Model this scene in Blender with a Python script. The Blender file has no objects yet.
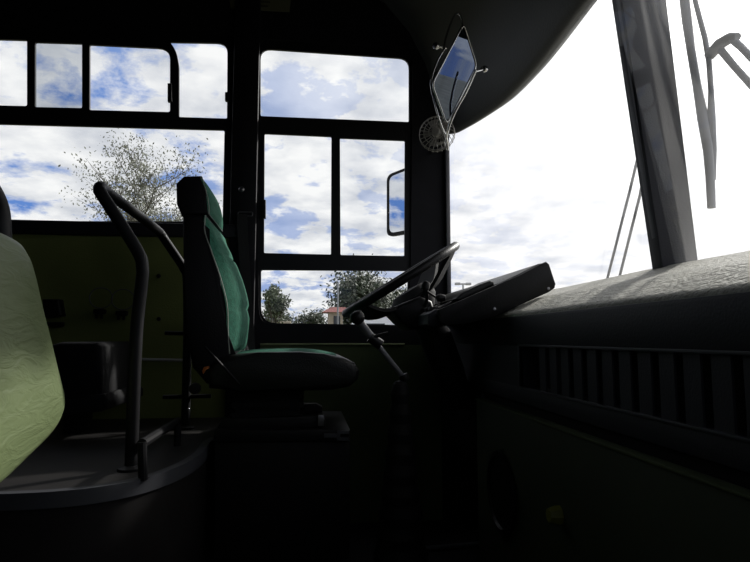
import bpy, bmesh, math, random
from mathutils import Vector, Matrix
random.seed(7)
C = bpy.context.scene.collection
PI = math.pi
EZ = 1.6          # camera height above the ground outside
F = 577.0

# ------------------------------------------------------------- camera basis
TH = math.atan(57/F)
AL = math.atan(67/F*math.cos(TH))
Fw = Vector((math.sin(AL)*math.cos(TH), math.cos(AL)*math.cos(TH), math.sin(TH)))
Rt = Vector((math.cos(AL), -math.sin(AL), 0))
Up = Rt.cross(Fw)
def ray(u, v): return Fw*F + Rt*(u-375) + Up*(281-v)
def P(u, v, Y):
    d = ray(u, v); d = d*(Y/d.y); return Vector((d.x, d.y, d.z+EZ))
def PXp(u, v, X):
    d = ray(u, v); d = d*(X/d.x); return Vector((d.x, d.y, d.z+EZ))
def PZ(u, v, Z):
    d = ray(u, v); d = d*(Z/d.z); return Vector((d.x, d.y, d.z+EZ))

# ------------------------------------------------------------- materials
def mat(name, col, rough=.6, metal=0, var=.0, vscale=12, bump=0, bscale=60, spec=.5, col2=None, dust=None):
    m = bpy.data.materials.new(name); m.use_nodes = True
    nt = m.node_tree; b = nt.nodes['Principled BSDF']
    b.inputs['Base Color'].default_value = (*col, 1)
    b.inputs['Roughness'].default_value = rough
    b.inputs['Metallic'].default_value = metal
    b.inputs['Specular IOR Level'].default_value = spec
    tc = nt.nodes.new('ShaderNodeTexCoord')
    if var or col2:
        n = nt.nodes.new('ShaderNodeTexNoise'); n.inputs['Scale'].default_value = vscale; n.inputs['Detail'].default_value = 6
        nt.links.new(tc.outputs['Object'], n.inputs['Vector'])
        r = nt.nodes.new('ShaderNodeValToRGB')
        r.color_ramp.elements[0].position = .35; r.color_ramp.elements[1].position = .7
        c2 = col2 or tuple(min(1, c*(1+var)) for c in col)
        r.color_ramp.elements[0].color = (*[c*(1-var) for c in col], 1)
        r.color_ramp.elements[1].color = (*c2, 1)
        nt.links.new(n.outputs['Fac'], r.inputs['Fac']); nt.links.new(r.outputs['Color'], b.inputs['Base Color'])
    if bump:
        n = nt.nodes.new('ShaderNodeTexNoise'); n.inputs['Scale'].default_value = bscale; n.inputs['Detail'].default_value = 4
        nt.links.new(tc.outputs['Object'], n.inputs['Vector'])
        bp = nt.nodes.new('ShaderNodeBump'); bp.inputs['Strength'].default_value = bump; bp.inputs['Distance'].default_value = .01
        nt.links.new(n.outputs['Fac'], bp.inputs['Height']); nt.links.new(bp.outputs['Normal'], b.inputs['Normal'])
    return m
def glass(name, tint=(1, 1, 1), refl=.06, haze=0.0):
    m = bpy.data.materials.new(name); m.use_nodes = True
    nt = m.node_tree; nt.nodes.clear()
    out = nt.nodes.new('ShaderNodeOutputMaterial')
    t = nt.nodes.new('ShaderNodeBsdfTransparent'); t.inputs[0].default_value = (*tint, 1)
    g = nt.nodes.new('ShaderNodeBsdfGlossy'); g.inputs['Roughness'].default_value = .02
    mx = nt.nodes.new('ShaderNodeMixShader'); mx.inputs[0].default_value = refl
    nt.links.new(t.outputs[0], mx.inputs[1]); nt.links.new(g.outputs[0], mx.inputs[2])
    last = mx
    if haze:
        d = nt.nodes.new('ShaderNodeBsdfTranslucent'); d.inputs[0].default_value = (.9, .9, .9, 1)
        tc = nt.nodes.new('ShaderNodeTexCoord'); n = nt.nodes.new('ShaderNodeTexNoise'); n.inputs['Scale'].default_value = 3
        nt.links.new(tc.outputs['Object'], n.inputs['Vector'])
        mm = nt.nodes.new('ShaderNodeMath'); mm.operation = 'MULTIPLY'; mm.inputs[1].default_value = haze*2
        nt.links.new(n.outputs['Fac'], mm.inputs[0])
        m2 = nt.nodes.new('ShaderNodeMixShader'); nt.links.new(mm.outputs[0], m2.inputs[0])
        nt.links.new(mx.outputs[0], m2.inputs[1]); nt.links.new(d.outputs[0], m2.inputs[2]); last = m2
    nt.links.new(last.outputs[0], out.inputs[0])
    return m

M = dict(
    blackwall=mat('black_trim_paint', (.009, .009, .012), .7, var=.2, spec=.25),
    frame=mat('black_window_frame', (.008, .008, .010), .55, spec=.3),
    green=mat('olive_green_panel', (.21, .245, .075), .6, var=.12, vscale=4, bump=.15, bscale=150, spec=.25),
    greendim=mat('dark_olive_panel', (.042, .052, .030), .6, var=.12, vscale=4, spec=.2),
    greenshaded=mat('olive_panel_shaded', (.085, .105, .05), .6, var=.12, vscale=4, spec=.2),  # olive darkened for shade under the driver window; kick panel lip reuses it
    greenedge=mat('olive_green_lip', (.30, .34, .18), .5),
    floor=mat('dark_rubber_floor', (.011, .011, .012), .65, var=.3, spec=.3),
    platform=mat('worn_dark_vinyl_floor', (.007, .006, .006), .55, col2=(.02, .018, .017), vscale=4, spec=.3),
    alu=mat('dull_aluminium', (.25, .26, .27), .4, .8),
    aludark=mat('tarnished_aluminium', (.05, .052, .06), .5, .2),
    ceil=mat('dark_ceiling_lining', (.010, .010, .012), .7, var=.2),
    header=mat('charcoal_header_moulding', (.06, .064, .07), .6, bump=.2, bscale=120),
    vinyl=mat('black_vinyl', (.009, .010, .009), .45, spec=.35, bump=.2, bscale=220),
    shell=mat('black_seat_shell', (.005, .005, .006), .65, spec=.2, bump=.15, bscale=200),
    cloth=mat('green_seat_fabric', (.019, .115, .072), .85, var=.25, vscale=90, bump=.4, bscale=300, spec=.2),
    piping=mat('pale_piping', (.35, .38, .33), .6),
    tube=mat('black_powdercoat_tube', (.006, .006, .007), .5, spec=.22),
    dashtop=mat('grey_dash_vinyl', (.40, .395, .35), .62, var=.16, vscale=7, bump=.6, bscale=90, spec=.35),
    dashface=mat('black_dash_plastic', (.028, .029, .036), .55, spec=.3, bump=.1, bscale=200),
    black=mat('black_plastic', (.006, .006, .006), .45, spec=.25, bump=.08, bscale=150),
    gauge=mat('gauge_face', (.03, .03, .035), .3),
    pale=mat('pale_print', (.5, .5, .5), .6),
    chrome=mat('worn_chrome', (.55, .55, .55), .22, 1),
    steel=mat('brushed_steel', (.3, .3, .31), .35, 1),
    mirror=mat('mirror_glass', (.13, .155, .21), .01, 1),
    mirrorout=mat('outer_mirror_glass', (.75, .77, .8), .01, 1),
    fan=mat('grey_wire', (.30, .285, .26), .45),
    fanblade=mat('grey_fan_plastic', (.18, .17, .16), .4),
    label=mat('cream_notice_plate', (.13, .13, .075), .6),
    labelink=mat('notice_ink', (.03, .03, .02), .6),
    wiper=mat('grey_wiper_metal', (.10, .10, .11), .5, .0),
    wiperout=mat('hazed_wiper', (.30, .31, .34), .6),  # paled to put windscreen haze and flare into the wiper colour
    rubber=mat('black_rubber', (.007, .007, .007), .7, spec=.2),
    orange=mat('orange_button', (.45, .13, .02), .5),
    yellow=mat('yellow_knob', (.20, .20, .02), .5),
    bark=mat('grey_bark', (.10, .085, .07), .9, var=.3),
    leafpale=mat('silvery_leaves', (.19, .20, .15), .6, var=.4, vscale=3),
    leafdark=mat('dark_green_leaves', (.028, .042, .016), .6, var=.4, vscale=1.5),
    leafmid=mat('mid_green_leaves', (.055, .075, .03), .6, var=.4, vscale=1.5),
    white=mat('white_van_paint', (.75, .76, .78), .3),
    darkglass=mat('dark_van_glass', (.02, .025, .03), .08),
    red=mat('faded_red_roof', (.20, .06, .05), .7, var=.2),
    beige=mat('beige_render', (.38, .33, .25), .8, var=.15),
    ground=mat('dry_grass_ground', (.10, .10, .06), .95, col2=(.20, .18, .12), vscale=.6),
    glassclear=glass('clear_glass', (.97, .98, .98), .035),
    glasstint=glass('tinted_glass', (.62, .65, .68), .05),
    glassfront=glass('hazed_windscreen_glass', (.98, .98, .98), .04, .07),  # translucent share imitates a veil of glare over what lies outside
)
# passenger seat vinyl: pale green with fine creases
def crease():
    m = mat('pale_green_vinyl', (.125, .16, .072), .5, spec=.3)
    nt = m.node_tree; b = nt.nodes['Principled BSDF']
    tc = nt.nodes.new('ShaderNodeTexCoord'); mp = nt.nodes.new('ShaderNodeMapping')
    mp.inputs['Scale'].default_value = (3, 6, 22); mp.inputs['Rotation'].default_value = (.35, 0, 0)
    n = nt.nodes.new('ShaderNodeTexNoise'); n.inputs['Scale'].default_value = 1.6; n.inputs['Detail'].default_value = 5; n.inputs['Distortion'].default_value = 1.2
    bp = nt.nodes.new('ShaderNodeBump'); bp.inputs['Strength'].default_value = .35; bp.inputs['Distance'].default_value = .012
    nt.links.new(tc.outputs['Object'], mp.inputs[0]); nt.links.new(mp.outputs[0], n.inputs['Vector'])
    nt.links.new(n.outputs['Fac'], bp.inputs['Height']); nt.links.new(bp.outputs[0], b.inputs['Normal'])
    return m
M['passvinyl'] = crease()

# ------------------------------------------------------------- object helpers
def tag(o, label=None, cat=None, group=None, kind=None):
    if label: o['label'] = label
    if cat: o['category'] = cat
    if group: o['group'] = group
    if kind: o['kind'] = kind
    return o
def thing(name, loc, label, cat, group=None):
    o = bpy.data.objects.new(name, None); C.objects.link(o); o.location = loc
    o.empty_display_size = .05
    return tag(o, label, cat, group)
def link(name, me, m, parent=None, smooth=35):
    me.materials.append(M[m] if isinstance(m, str) else m)
    if smooth:
        for p in me.polygons: p.use_smooth = True
        me.set_sharp_from_angle(angle=math.radians(smooth))
    o = bpy.data.objects.new(name, me); C.objects.link(o)
    if parent:
        o.parent = parent
        # everything is authored in world coordinates; move the mesh into the parent's frame
        off = Vector((0, 0, 0)); p = parent
        while p: off += p.location; p = p.parent
        me.transform(Matrix.Translation(-off))
    return o
def obj(name, bm, m, parent=None, smooth=35):
    me = bpy.data.meshes.new(name)
    bmesh.ops.recalc_face_normals(bm, faces=bm.faces)
    bm.to_mesh(me); bm.free()
    return link(name, me, m, parent, smooth)
def struct(name, bm, m, smooth=35): return tag(obj(name, bm, m, None, smooth), kind='structure')
def V(x, y, z): return Vector((x, y, z+EZ))       # z relative to the eye
def prism(bm, a, b, bevel=0, seg=2):
    """closed prism between the two equal-length loops a and b"""
    va = [bm.verts.new(p) for p in a]; vb = [bm.verts.new(p) for p in b]; n = len(a)
    fs = [bm.faces.new(va), bm.faces.new(vb[::-1])]
    for i in range(n): fs.append(bm.faces.new((va[i], vb[i], vb[(i+1) % n], va[(i+1) % n])))
    if bevel:
        es = set(fs[0].edges) | set(fs[1].edges)
        bmesh.ops.bevel(bm, geom=list(es), offset=bevel, segments=seg, affect='EDGES', profile=.5)
    return bm
def box(bm, lo, hi, bevel=0, mtx=None):
    r = bmesh.ops.create_cube(bm, size=1)
    vs = r['verts']
    c = [(lo[i]+hi[i])/2 for i in range(3)]; s = [hi[i]-lo[i] for i in range(3)]
    for v in vs: v.co = Vector((v.co.x*s[0]+c[0], v.co.y*s[1]+c[1], v.co.z*s[2]+c[2]))
    if bevel:
        es = set(e for v in vs for e in v.link_edges)
        r2 = bmesh.ops.bevel(bm, geom=list(es), offset=bevel, segments=2, affect='EDGES', profile=.5)
        vs = r2['verts']
        vs = list({v for f in r2['faces'] for v in f.verts} | {v for v in vs if v.is_valid})
    if mtx is not None:
        for v in vs: v.co = mtx @ v.co
    return bm
def side(pix, Y0, Y1, Yp=None, bevel=0, seg=2):
    """side profile read at depth Yp (default the near side), extruded from Y0 to Y1"""
    Yp = Yp or Y0
    pts = [P(u, v, Yp) for u, v in pix]
    bm = bmesh.new()
    prism(bm, [Vector((p.x, Y0, p.z)) for p in pts], [Vector((p.x, Y1, p.z)) for p in pts], bevel, seg)
    return bm
def catmull(pts, n=6, closed=False):
    out = []; N = len(pts)
    rng = range(N) if closed else range(N-1)
    for i in rng:
        if closed: p0, p1, p2, p3 = pts[i-1], pts[i], pts[(i+1) % N], pts[(i+2) % N]
        else: p0, p1, p2, p3 = pts[max(i-1, 0)], pts[i], pts[i+1], pts[min(i+2, N-1)]
        for k in range(n):
            t = k/n
            out.append(.5*((2*p1)+(p2-p0)*t+(2*p0-5*p1+4*p2-p3)*t*t+(3*p1-p0-3*p2+p3)*t*t*t))
    if not closed: out.append(pts[-1].copy())
    return out
def tube(bm, pts, r, seg=10, closed=False):
    n = len(pts); rr = r if isinstance(r, (list, tuple)) else [r]*n
    rings = []; t0 = None; nrm = None
    for i in range(n):
        a = pts[i-1] if (i or closed) else pts[i]; b = pts[(i+1) % n] if (i < n-1 or closed) else pts[i]
        t = (b-a).normalized()
        if nrm is None:
            nrm = t.orthogonal().normalized()
        else:
            q = t0.rotation_difference(t); nrm = (q @ nrm); nrm = (nrm - t*nrm.dot(t)).normalized()
        t0 = t; bn = t.cross(nrm)
        rings.append([bm.verts.new(pts[i]+(nrm*math.cos(2*PI*k/seg)+bn*math.sin(2*PI*k/seg))*rr[i]) for k in range(seg)])
    for i in range(n if closed else n-1):
        A = rings[i]; B = rings[(i+1) % n]
        for k in range(seg): bm.faces.new((A[k], A[(k+1) % seg], B[(k+1) % seg], B[k]))
    if not closed:
        bm.faces.new(rings[0][::-1]); bm.faces.new(rings[-1])
    return bm
def lathe(bm, prof, origin, axis, seg=24):
    """prof = [(radius, height)]"""
    axis = axis.normalized(); q = Vector((0, 0, 1)).rotation_difference(axis)
    rings = []
    for r, h in prof:
        if r < 1e-6: rings.append([bm.verts.new(origin+axis*h)])
        else: rings.append([bm.verts.new(origin+q @ Vector((r*math.cos(2*PI*k/seg), r*math.sin(2*PI*k/seg), h))) for k in range(seg)])
    for A, B in zip(rings, rings[1:]):
        for k in range(seg):
            a = [A[k % len(A)], A[(k+1) % seg % len(A)], B[(k+1) % seg % len(B)], B[k % len(B)]]
            a = list(dict.fromkeys(a))
            if len(a) > 2: bm.faces.new(a)
    return bm
def loft(bm, rows, thick=None):
    """grid surface from rows of equal length"""
    g = [[bm.verts.new(p) for p in row] for row in rows]
    for A, B in zip(g, g[1:]):
        for i in range(len(A)-1): bm.faces.new((A[i], A[i+1], B[i+1], B[i]))
    if thick:
        bmesh.ops.recalc_face_normals(bm, faces=bm.faces)
        bmesh.ops.solidify(bm, geom=list(bm.faces), thickness=thick)
    return bm
def rounded(pts, r, n=5):
    """round the corners of a 2-D polygon; r = number or per-corner list"""
    out = []; N = len(pts)
    for i in range(N):
        p = Vector(pts[i]); a = Vector(pts[i-1]); b = Vector(pts[(i+1) % N])
        ri = r[i] if isinstance(r, (list, tuple)) else r
        if ri <= 0: out.append(tuple(p)); continue
        da = (a-p).normalized(); db = (b-p).normalized()
        p0 = p+da*ri; p1 = p+db*ri
        for k in range(n+1):
            t = k/n
            q = p0*(1-t)**2+p*2*t*(1-t)+p1*t*t
            out.append(tuple(q))
    return out
def plate(name, outer, holes, y, depth, m, parent=None, kind=None, bevel=0):
    """flat plate in the XZ plane with holes (2-D filled curve turned into a mesh), front at y, going back by depth"""
    cu = bpy.data.curves.new(name+'_outline', 'CURVE'); cu.dimensions = '2D'; cu.fill_mode = 'BOTH'
    for loop in [outer]+holes:
        sp = cu.splines.new('POLY'); sp.points.add(len(loop)-1); sp.use_cyclic_u = True
        for q, (x, z) in zip(sp.points, loop): q.co = (x, z, 0, 1)
    cu.extrude = depth/2; cu.bevel_depth = 0
    tmp = bpy.data.objects.new('tmp', cu); C.objects.link(tmp)
    dg = bpy.context.evaluated_depsgraph_get(); dg.update()
    me = bpy.data.meshes.new_from_object(tmp.evaluated_get(dg)); me.name = name
    bpy.data.objects.remove(tmp)
    me.transform(Matrix.Translation((0, y+depth/2, 0)) @ Matrix.Rotation(PI/2, 4, 'X'))
    me.materials.clear()
    o = link(name, me, m, parent)
    if kind: tag(o, kind=kind)
    return o
def pix2d(pix, Y): return [(P(u, v, Y).x, P(u, v, Y).z) for u, v in pix]

WY = 2.60      # inner face of the driver's side wall
# ================================================================= THE SETTING
bm = bmesh.new(); box(bm, (-60, -30, -.06), (80, 120, 0)); struct('ground', bm, 'ground', 0)
LF = EZ-.80    # lower floor
bm = bmesh.new(); box(bm, (-3.2, -.25, LF-.06), (1.06, WY, LF)); struct('floor', bm, 'floor', 0)
# raised floor behind the driver with rounded front corner
PF = -.34
edge = [PZ(u, v, PF) for u, v in [(-90, 499), (0, 496), (60, 493), (110, 487), (150, 478), (180, 467), (200, 455), (209, 443)]]
edge = catmull(edge, 4)
tail = [Vector((edge[-1].x+.01, 2.05, EZ+PF)), Vector((edge[-1].x+.01, WY, EZ+PF)), Vector((-3.2, WY, EZ+PF)), Vector((-3.2, edge[0].y, EZ+PF))]
loop = edge+tail
bm = bmesh.new()
prism(bm, loop, [Vector((p.x, p.y, LF)) for p in loop])
struct('floor_raised', bm, 'platform')
bm = bmesh.new()
e2 = [Vector((-3.2, edge[0].y, EZ+PF))]+edge+[tail[0]]
rows = []
for i, p in enumerate(e2):
    a = e2[max(0, i-1)]; b = e2[min(len(e2)-1, i+1)]; t = (b-a).normalized(); nn = Vector((t.y, -t.x, 0))
    rows.append([p-nn*.02+Vector((0, 0, .001)), p-nn*.02+Vector((0, 0, .005)), p+nn*.004+Vector((0, 0, .005)), p+nn*.006+Vector((0, 0, -.03)), p+nn*.001+Vector((0, 0, -.03))])
loft(bm, rows); struct('trim_1', bm, 'aludark')
# driver side wall, with two window openings
win1 = rounded(pix2d([(-125, 22), (231, 31), (227, 223), (-125, 222.5)], WY), [.02, .06, .02, .02])
w2p = [(258, 38), (413, 48), (410, 327), (259, 325)]
win2 = rounded(pix2d(w2p, WY), [.05, .05, .04, .07])
outer = [(-3.2, LF), (.655, LF), (.655, EZ+1.68), (-3.2, EZ+1.68)]
plate('wall_left', outer, [win1, win2], WY, .06, 'blackwall', kind='structure')
# green lining panels on that wall
gx = P(259, 300, WY).x
zt = P(60, 235.5, WY).z
plate('trim_2', rounded([(-3.15, EZ+PF+.0), (gx-.02, EZ+PF), (gx-.02, zt), (-3.15, zt)], .0), [], WY-.012, .011, 'green', kind='structure')
bm = bmesh.new(); box(bm, (-3.15, WY-.035, zt), (gx-.055, WY-.001, P(60, 222, WY).z), .004); struct('trim_3', bm, 'frame')
zl = P(330, 345, WY).z
plate('trim_4', [(gx+.01, LF), (.60, LF), (.60, zl), (gx+.01, zl)], [], WY-.012, .011, 'greenshaded', kind='structure')  # same lining as the green panel, its shade put into the colour
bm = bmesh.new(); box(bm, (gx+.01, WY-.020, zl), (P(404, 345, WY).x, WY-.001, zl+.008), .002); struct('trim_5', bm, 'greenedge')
# vertical pillar between the two windows
xa, xb = P(231, 200, WY).x, P(257, 200, WY).x
bm = bmesh.new(); box(bm, (xa, WY-.03, LF), (xb, WY-.001, EZ+1.68), .006); struct('trim_6', bm, 'blackwall')
# other walls and ceiling
bm = bmesh.new(); box(bm, (-3.26, -.31, LF), (-3.2, WY+.06, EZ+1.68)); struct('wall_rear_lightblock', bm, 'blackwall', 0)  # unseen; added here to close off light from the rear
bm = bmesh.new(); box(bm, (-3.26, -.31, EZ+1.68), (1.06, WY+.06, EZ+1.74)); struct('ceiling', bm, 'ceil', 0)
dr = [(-.42, EZ-.72), (.52, EZ-.72), (.52, EZ+1.15), (-.42, EZ+1.15)]
plate('wall_right', [(-3.2, LF), (1.0, LF), (1.0, EZ+1.68), (-3.2, EZ+1.68)], [dr], -.31, .06, 'blackwall', kind='structure')
d1 = tag(thing('door_1', (.05, -.28, EZ-.72), None, None), kind='structure')  # unseen; leaves mostly solid and panes tinted to cut the light entering
for x0, x1 in ((-.42, .05), (.05, .52)):
    plate('door_leaf', [(x0, EZ-.72), (x1, EZ-.72), (x1, EZ+1.15), (x0, EZ+1.15)],
          [rounded([(x0+.06, EZ+.25), (x1-.06, EZ+.25), (x1-.06, EZ+1.08), (x0+.06, EZ+1.08)], .05)], -.30, .03, 'frame', d1)
    bm = bmesh.new(); box(bm, (x0+.05, -.287, EZ+.23), (x1-.05, -.283, EZ+1.1)); obj('door_glass', bm, 'glasstint', d1, 0)

# front: curves in plan
def plan(keys, y):
    if y >= keys[0][1]: return keys[0][0]
    for (x0, y0), (x1, y1) in zip(keys, keys[1:]):
        if y1 <= y <= y0:
            t = (y0-y)/(y0-y1); return x0+(x1-x0)*t
    return keys[-1][0]
def curve_plan(keys, n=8):
    return [(p.x, p.y) for p in catmull([Vector((x, y, 0)) for x, y in keys], n)]
BASE = curve_plan([(.645, 2.60), (.80, 2.53), (.91, 2.38), (.958, 2.15), (.955, 1.8), (.945, 1.43), (.965, 1.1), (.96, .7), (.95, .3), (.90, -.1), (.80, -.25)], 5)
HEAD = curve_plan([(.645, 2.60), (.685, 2.56), (.735, 2.40), (.776, 2.22), (.790, 2.0), (.789, 1.8), (.774, 1.48), (.768, 1.0), (.76, .4), (.76, 0), (.70, -.25)], 5)
# bulkhead under the windscreen
bm = bmesh.new()
rows = [[V(x+.02, y, .185), V(x+.03, y, .1), V(x+.05, y, -.8)] for x, y in [(BASE[0][0], 2.62)]+BASE]
loft(bm, rows, .03); struct('wall_front', bm, 'blackwall')
bm = bmesh.new(); box(bm, (.60, WY, LF), (1.06, WY+.06, EZ+.17)); struct('wall_left_front', bm, 'blackwall', 0)
# header moulding above the windscreen
bm = bmesh.new()
rows = []
for x, y in HEAD:
    rows.append([V(x-.46, y, 1.675), V(x-.30, y, 1.60), V(x-.18, y, 1.46), V(x-.10, y, 1.30), V(x-.045, y, 1.10), V(x-.015, y, .985), V(x, y, .962), V(x+.012, y, .962),
                 V(x+.06, y, .99), V(x+.05, y, 1.3), V(x+.02, y, 1.675)])
loft(bm, rows); struct('wall_front_upper', bm, 'header', 60)
# windscreen : panes, centre pillar, seal
ws = tag(thing('window_3', V(.95, 1.4, .19), None, None), kind='structure')
def pane(y0, y1):
    bm = bmesh.new(); rows = []
    sel = [i for i in range(len(BASE)) if y0 >= BASE[i][1] >= y1]
    for i in sel:
        xb_, y = BASE[i]; xh = plan(HEAD, y)+.035
        rows.append([V(xb_+.012+(xh-xb_-.012)*t, y, .17+(.985-.17)*t) for t in (0, .25, .5, .75, 1)])
    return loft(bm, rows)
pL = obj('glass_pane', pane(2.6, 1.42), 'glassfront', ws)
pR = obj('glass_pane', pane(1.45, -.25), 'glassfront', ws)
def lerp(a, b, t): return a+(b-a)*t
def prismquad(bl, br, tl, tr, Y, dy, bev=.006, ext=1.12):
    """four image corners of a leaning post read at depth Y; ext continues it upward"""
    a, b, c, d = P(*bl, Y), P(*br, Y), P(*tl, Y), P(*tr, Y)
    c = lerp(a, c, ext); d = lerp(b, d, ext)
    a = lerp(a, c, -.03); b = lerp(b, d, -.03)
    bm = bmesh.new(); prism(bm, [a, b, d, c], [q+Vector((0, dy, 0)) for q in (a, b, d, c)], bev); return bm
obj('windscreen_pillar', prismquad((662, 262), (699, 262), (622, 0), (667, 0), 1.40, .05), 'dashface', ws)
tag(obj('pillar_seal', prismquad((660, 262), (663.5, 262), (616, 0), (621, 0), 1.41, .02, .002), 'aludark', ws), 'pale grey rubber edge strip')
# thin seal line along the corner post
bm = bmesh.new(); box(bm, (P(446, 200, 2.58).x, 2.575, EZ+.18), (P(449.3, 200, 2.58).x, 2.6, EZ+1.0), .002); obj('corner_seal', bm, 'wiper', ws)

# windows : frames, panes, latches
def frame_window(name, outer, holes, loc):
    w = tag(thing(name, loc, None, None), kind='structure')
    plate('window_frame', outer, holes, WY+.012, .013, 'frame', w)
    return w
def gpane(pix, par, y, m='glassclear'):
    p = pix2d(pix, y); bm = bmesh.new()
    bm.faces.new([bm.verts.new((x, y, z)) for x, z in p]); return obj('glass_pane', bm, m, par, 0)
FY = WY+.012
h1 = [rounded(pix2d([(-110, 36), (27, 40), (27, 106), (-110, 103)], FY), .008),
      rounded(pix2d([(35, 42), (82, 43.5), (82, 108), (35, 107)], FY), .006),
      rounded(pix2d([(89.5, 44.5), (170, 48.5), (170, 112), (89.5, 110)], FY), [.006, .055, .01, .006]),
      rounded(pix2d([(170, 42), (227.5, 43), (227, 118.5), (179, 117), (179, 66), (176, 50)], FY), [.0, .05, .006, .006, .02, .03]),
      rounded(pix2d([(-110, 121), (224.5, 130), (222.5, 221.5), (-110, 220.5)], FY), .008)]
w1 = frame_window('window_1', win1, h1, V(-1.0, WY+.03, .45))
gpane([(-115, 34), (30, 40), (30, 107), (-115, 105)], w1, WY+.026)
gpane([(32, 40), (86, 42), (86, 110), (32, 108)], w1, WY+.030, 'glasstint')
gpane([(86, 42), (174, 46), (174, 114), (86, 112)], w1, WY+.026)
gpane([(168, 38), (230, 40), (230, 121), (168, 119)], w1, WY+.034)
gpane([(-115, 118), (228, 128), (226, 224), (-115, 223)], w1, WY+.030)
bm = side([(168.5, 85), (172.5, 85), (173, 103), (168.5, 103)], FY-.02, FY+.002, FY, .002); obj('latch', bm, 'frame', w1)
bm = side([(225.5, 94), (230, 93), (230, 103), (225.5, 102)], FY-.02, FY+.002, FY, .002); obj('latch', bm, 'frame', w1)
h2 = [rounded(pix2d([(260.5, 48.5), (409, 58.5), (409, 122), (260.5, 116)], FY), [.05, .05, .008, .008]),
      rounded(pix2d([(264.5, 133.5), (331.5, 136.5), (331, 254.5), (264, 253)], FY), .006),
      rounded(pix2d([(340, 138), (405, 140.5), (404.5, 256), (340.5, 255)], FY), .006),
      rounded(pix2d([(261, 270), (408, 271), (407, 325), (261, 323)], FY), [.01, .01, .03, .07])]
w2 = frame_window('window_2', win2, h2, V(.1, WY+.03, .1))
gpane([(259, 46), (411, 56), (411, 125), (259, 119)], w2, WY+.030)
gpane([(261, 131), (335, 134), (335, 257), (261, 256)], w2, WY+.026)
gpane([(336, 134), (409, 137), (409, 259), (336, 258)], w2, WY+.032)
gpane([(259, 267), (411, 268), (411, 327), (259, 326)], w2, WY+.030)
bm = side([(262.5, 201), (266, 201), (266, 219), (262.5, 219)], FY-.025, FY+.002, FY, .002); obj('latch', bm, 'frame', w2)

# ================================================================= DRIVER SEAT
Yn, Yf = 1.88, 2.32
seat = thing('driver_seat', V(-.22, 2.1, -.80), 'black and green sprung driver seat facing the steering wheel, with high headrest', 'seat')
bm = side([(182, 214), (205, 214), (204, 230), (210, 249), (220, 278), (226.5, 305), (227.5, 332), (230, 356), (240, 366), (232, 386), (206, 384), (192, 368), (187, 340), (185.5, 297), (183.5, 255)], Yn, Yf, None, .018, 3)
back = obj('backrest', bm, 'shell', seat, 50)
# front pads : grid bulging from the piping line
def pad(path, y0, y1, bulge, seams, rows_n=30, cols=16, bol=.35):
    pts = catmull([P(u, v, y0) for u, v in path], 6)
    L = [0]
    for a, b in zip(pts, pts[1:]): L.append(L[-1]+(b-a).length)
    rows = []
    for i in range(rows_n+1):
        s = L[-1]*i/rows_n
        k = max(j for j in range(len(L)) if L[j] <= s+1e-9); k = min(k, len(pts)-2)
        f = (s-L[k])/(L[k+1]-L[k]); c = lerp(pts[k], pts[k+1], f); t = (pts[k+1]-pts[k]).normalized()
        nrm = Vector((-t.z, 0, t.x));
        if nrm.x < 0: nrm = -nrm
        v = i/rows_n
        end = math.sin(PI*min(max(v, 0), 1))**.35 if 0 < v < 1 else 0
        sm = 1
        for q in seams: sm -= .35*math.exp(-((v-q)/.018)**2)
        row = []
        for j in range(cols+1):
            w = j/cols; e = (max(0, 1-abs(2*w-1)**4))**.5
            row.append(Vector((c.x, y0+(y1-y0)*w, c.z))+nrm*(bulge*e*end*sm)-nrm*.002)
        rows.append(row)
    bm = bmesh.new(); loft(bm, rows); return bm
path = [(205, 215), (204, 230), (210, 249), (220, 278), (226.5, 305), (227.5, 332), (229, 354)]
tag(obj('back_cushion', pad(path, Yn+.004, Yf-.004, .045, [.26, .68]), 'cloth', seat, 80), 'ribbed green fabric front of the backrest')
bm = bmesh.new(); tube(bm, catmull([P(u, v, Yn+.001)+Vector((.002, 0, 0)) for u, v in path], 6), .0022, 6); tag(obj('piping', bm, 'piping', back), 'pale piping line')
hb = side([(175.5, 183), (183.5, 175.5), (200.5, 175), (206, 193), (208.5, 214), (181, 215.5), (176, 203)], Yn+.01, Yf-.10, None, .012, 3)
hr = obj('headrest', hb, 'shell', seat, 50)
hp = [(201, 176.3), (203.5, 184), (206.5, 195), (208, 205), (208.5, 214)]
tag(obj('headrest_cushion', pad(hp, Yn+.014, Yf-.104, .012, [], 14, 14), 'cloth', hr, 80), 'green fabric front of the headrest')
bm = bmesh.new(); tube(bm, catmull([P(u, v, Yn+.011)+Vector((.002, 0, 0)) for u, v in hp], 6), .0018, 6); tag(obj('piping', bm, 'piping', hr), 'pale piping line')
# seat cushion : rounded block
def blockpad(pix, y0, y1, bev):
    return side(pix, y0, y1, None, bev, 4)
cush = obj('seat_cushion', blockpad([(206, 372), (214, 360), (232, 354.5), (257, 352.5), (300, 352), (324, 354), (344, 358), (355, 363), (360, 371), (358, 380), (350, 387), (329, 391), (240, 391), (208, 389)], Yn-.02, Yf+.02, .022), 'vinyl', seat, 60)
# green top panel of the cushion
bm = bmesh.new(); rows = []
tp = [(234, 353), (257, 351), (300, 350.5), (322, 352.5), (338, 356)]
tpp = catmull([P(u, v, Yn-.02) for u, v in tp], 5)
for i, p in enumerate(tpp):
    row = []
    for j in range(13):
        w = j/12; e = max(0, 1-abs(2*w-1)**4)
        row.append(Vector((p.x, Yn+.01+(Yf-Yn-.02)*w, p.z-.014+.016*e)))
    rows.append(row)
loft(bm, rows); tag(obj('seat_cover', bm, 'cloth', seat, 80), 'green fabric seat top')
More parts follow.
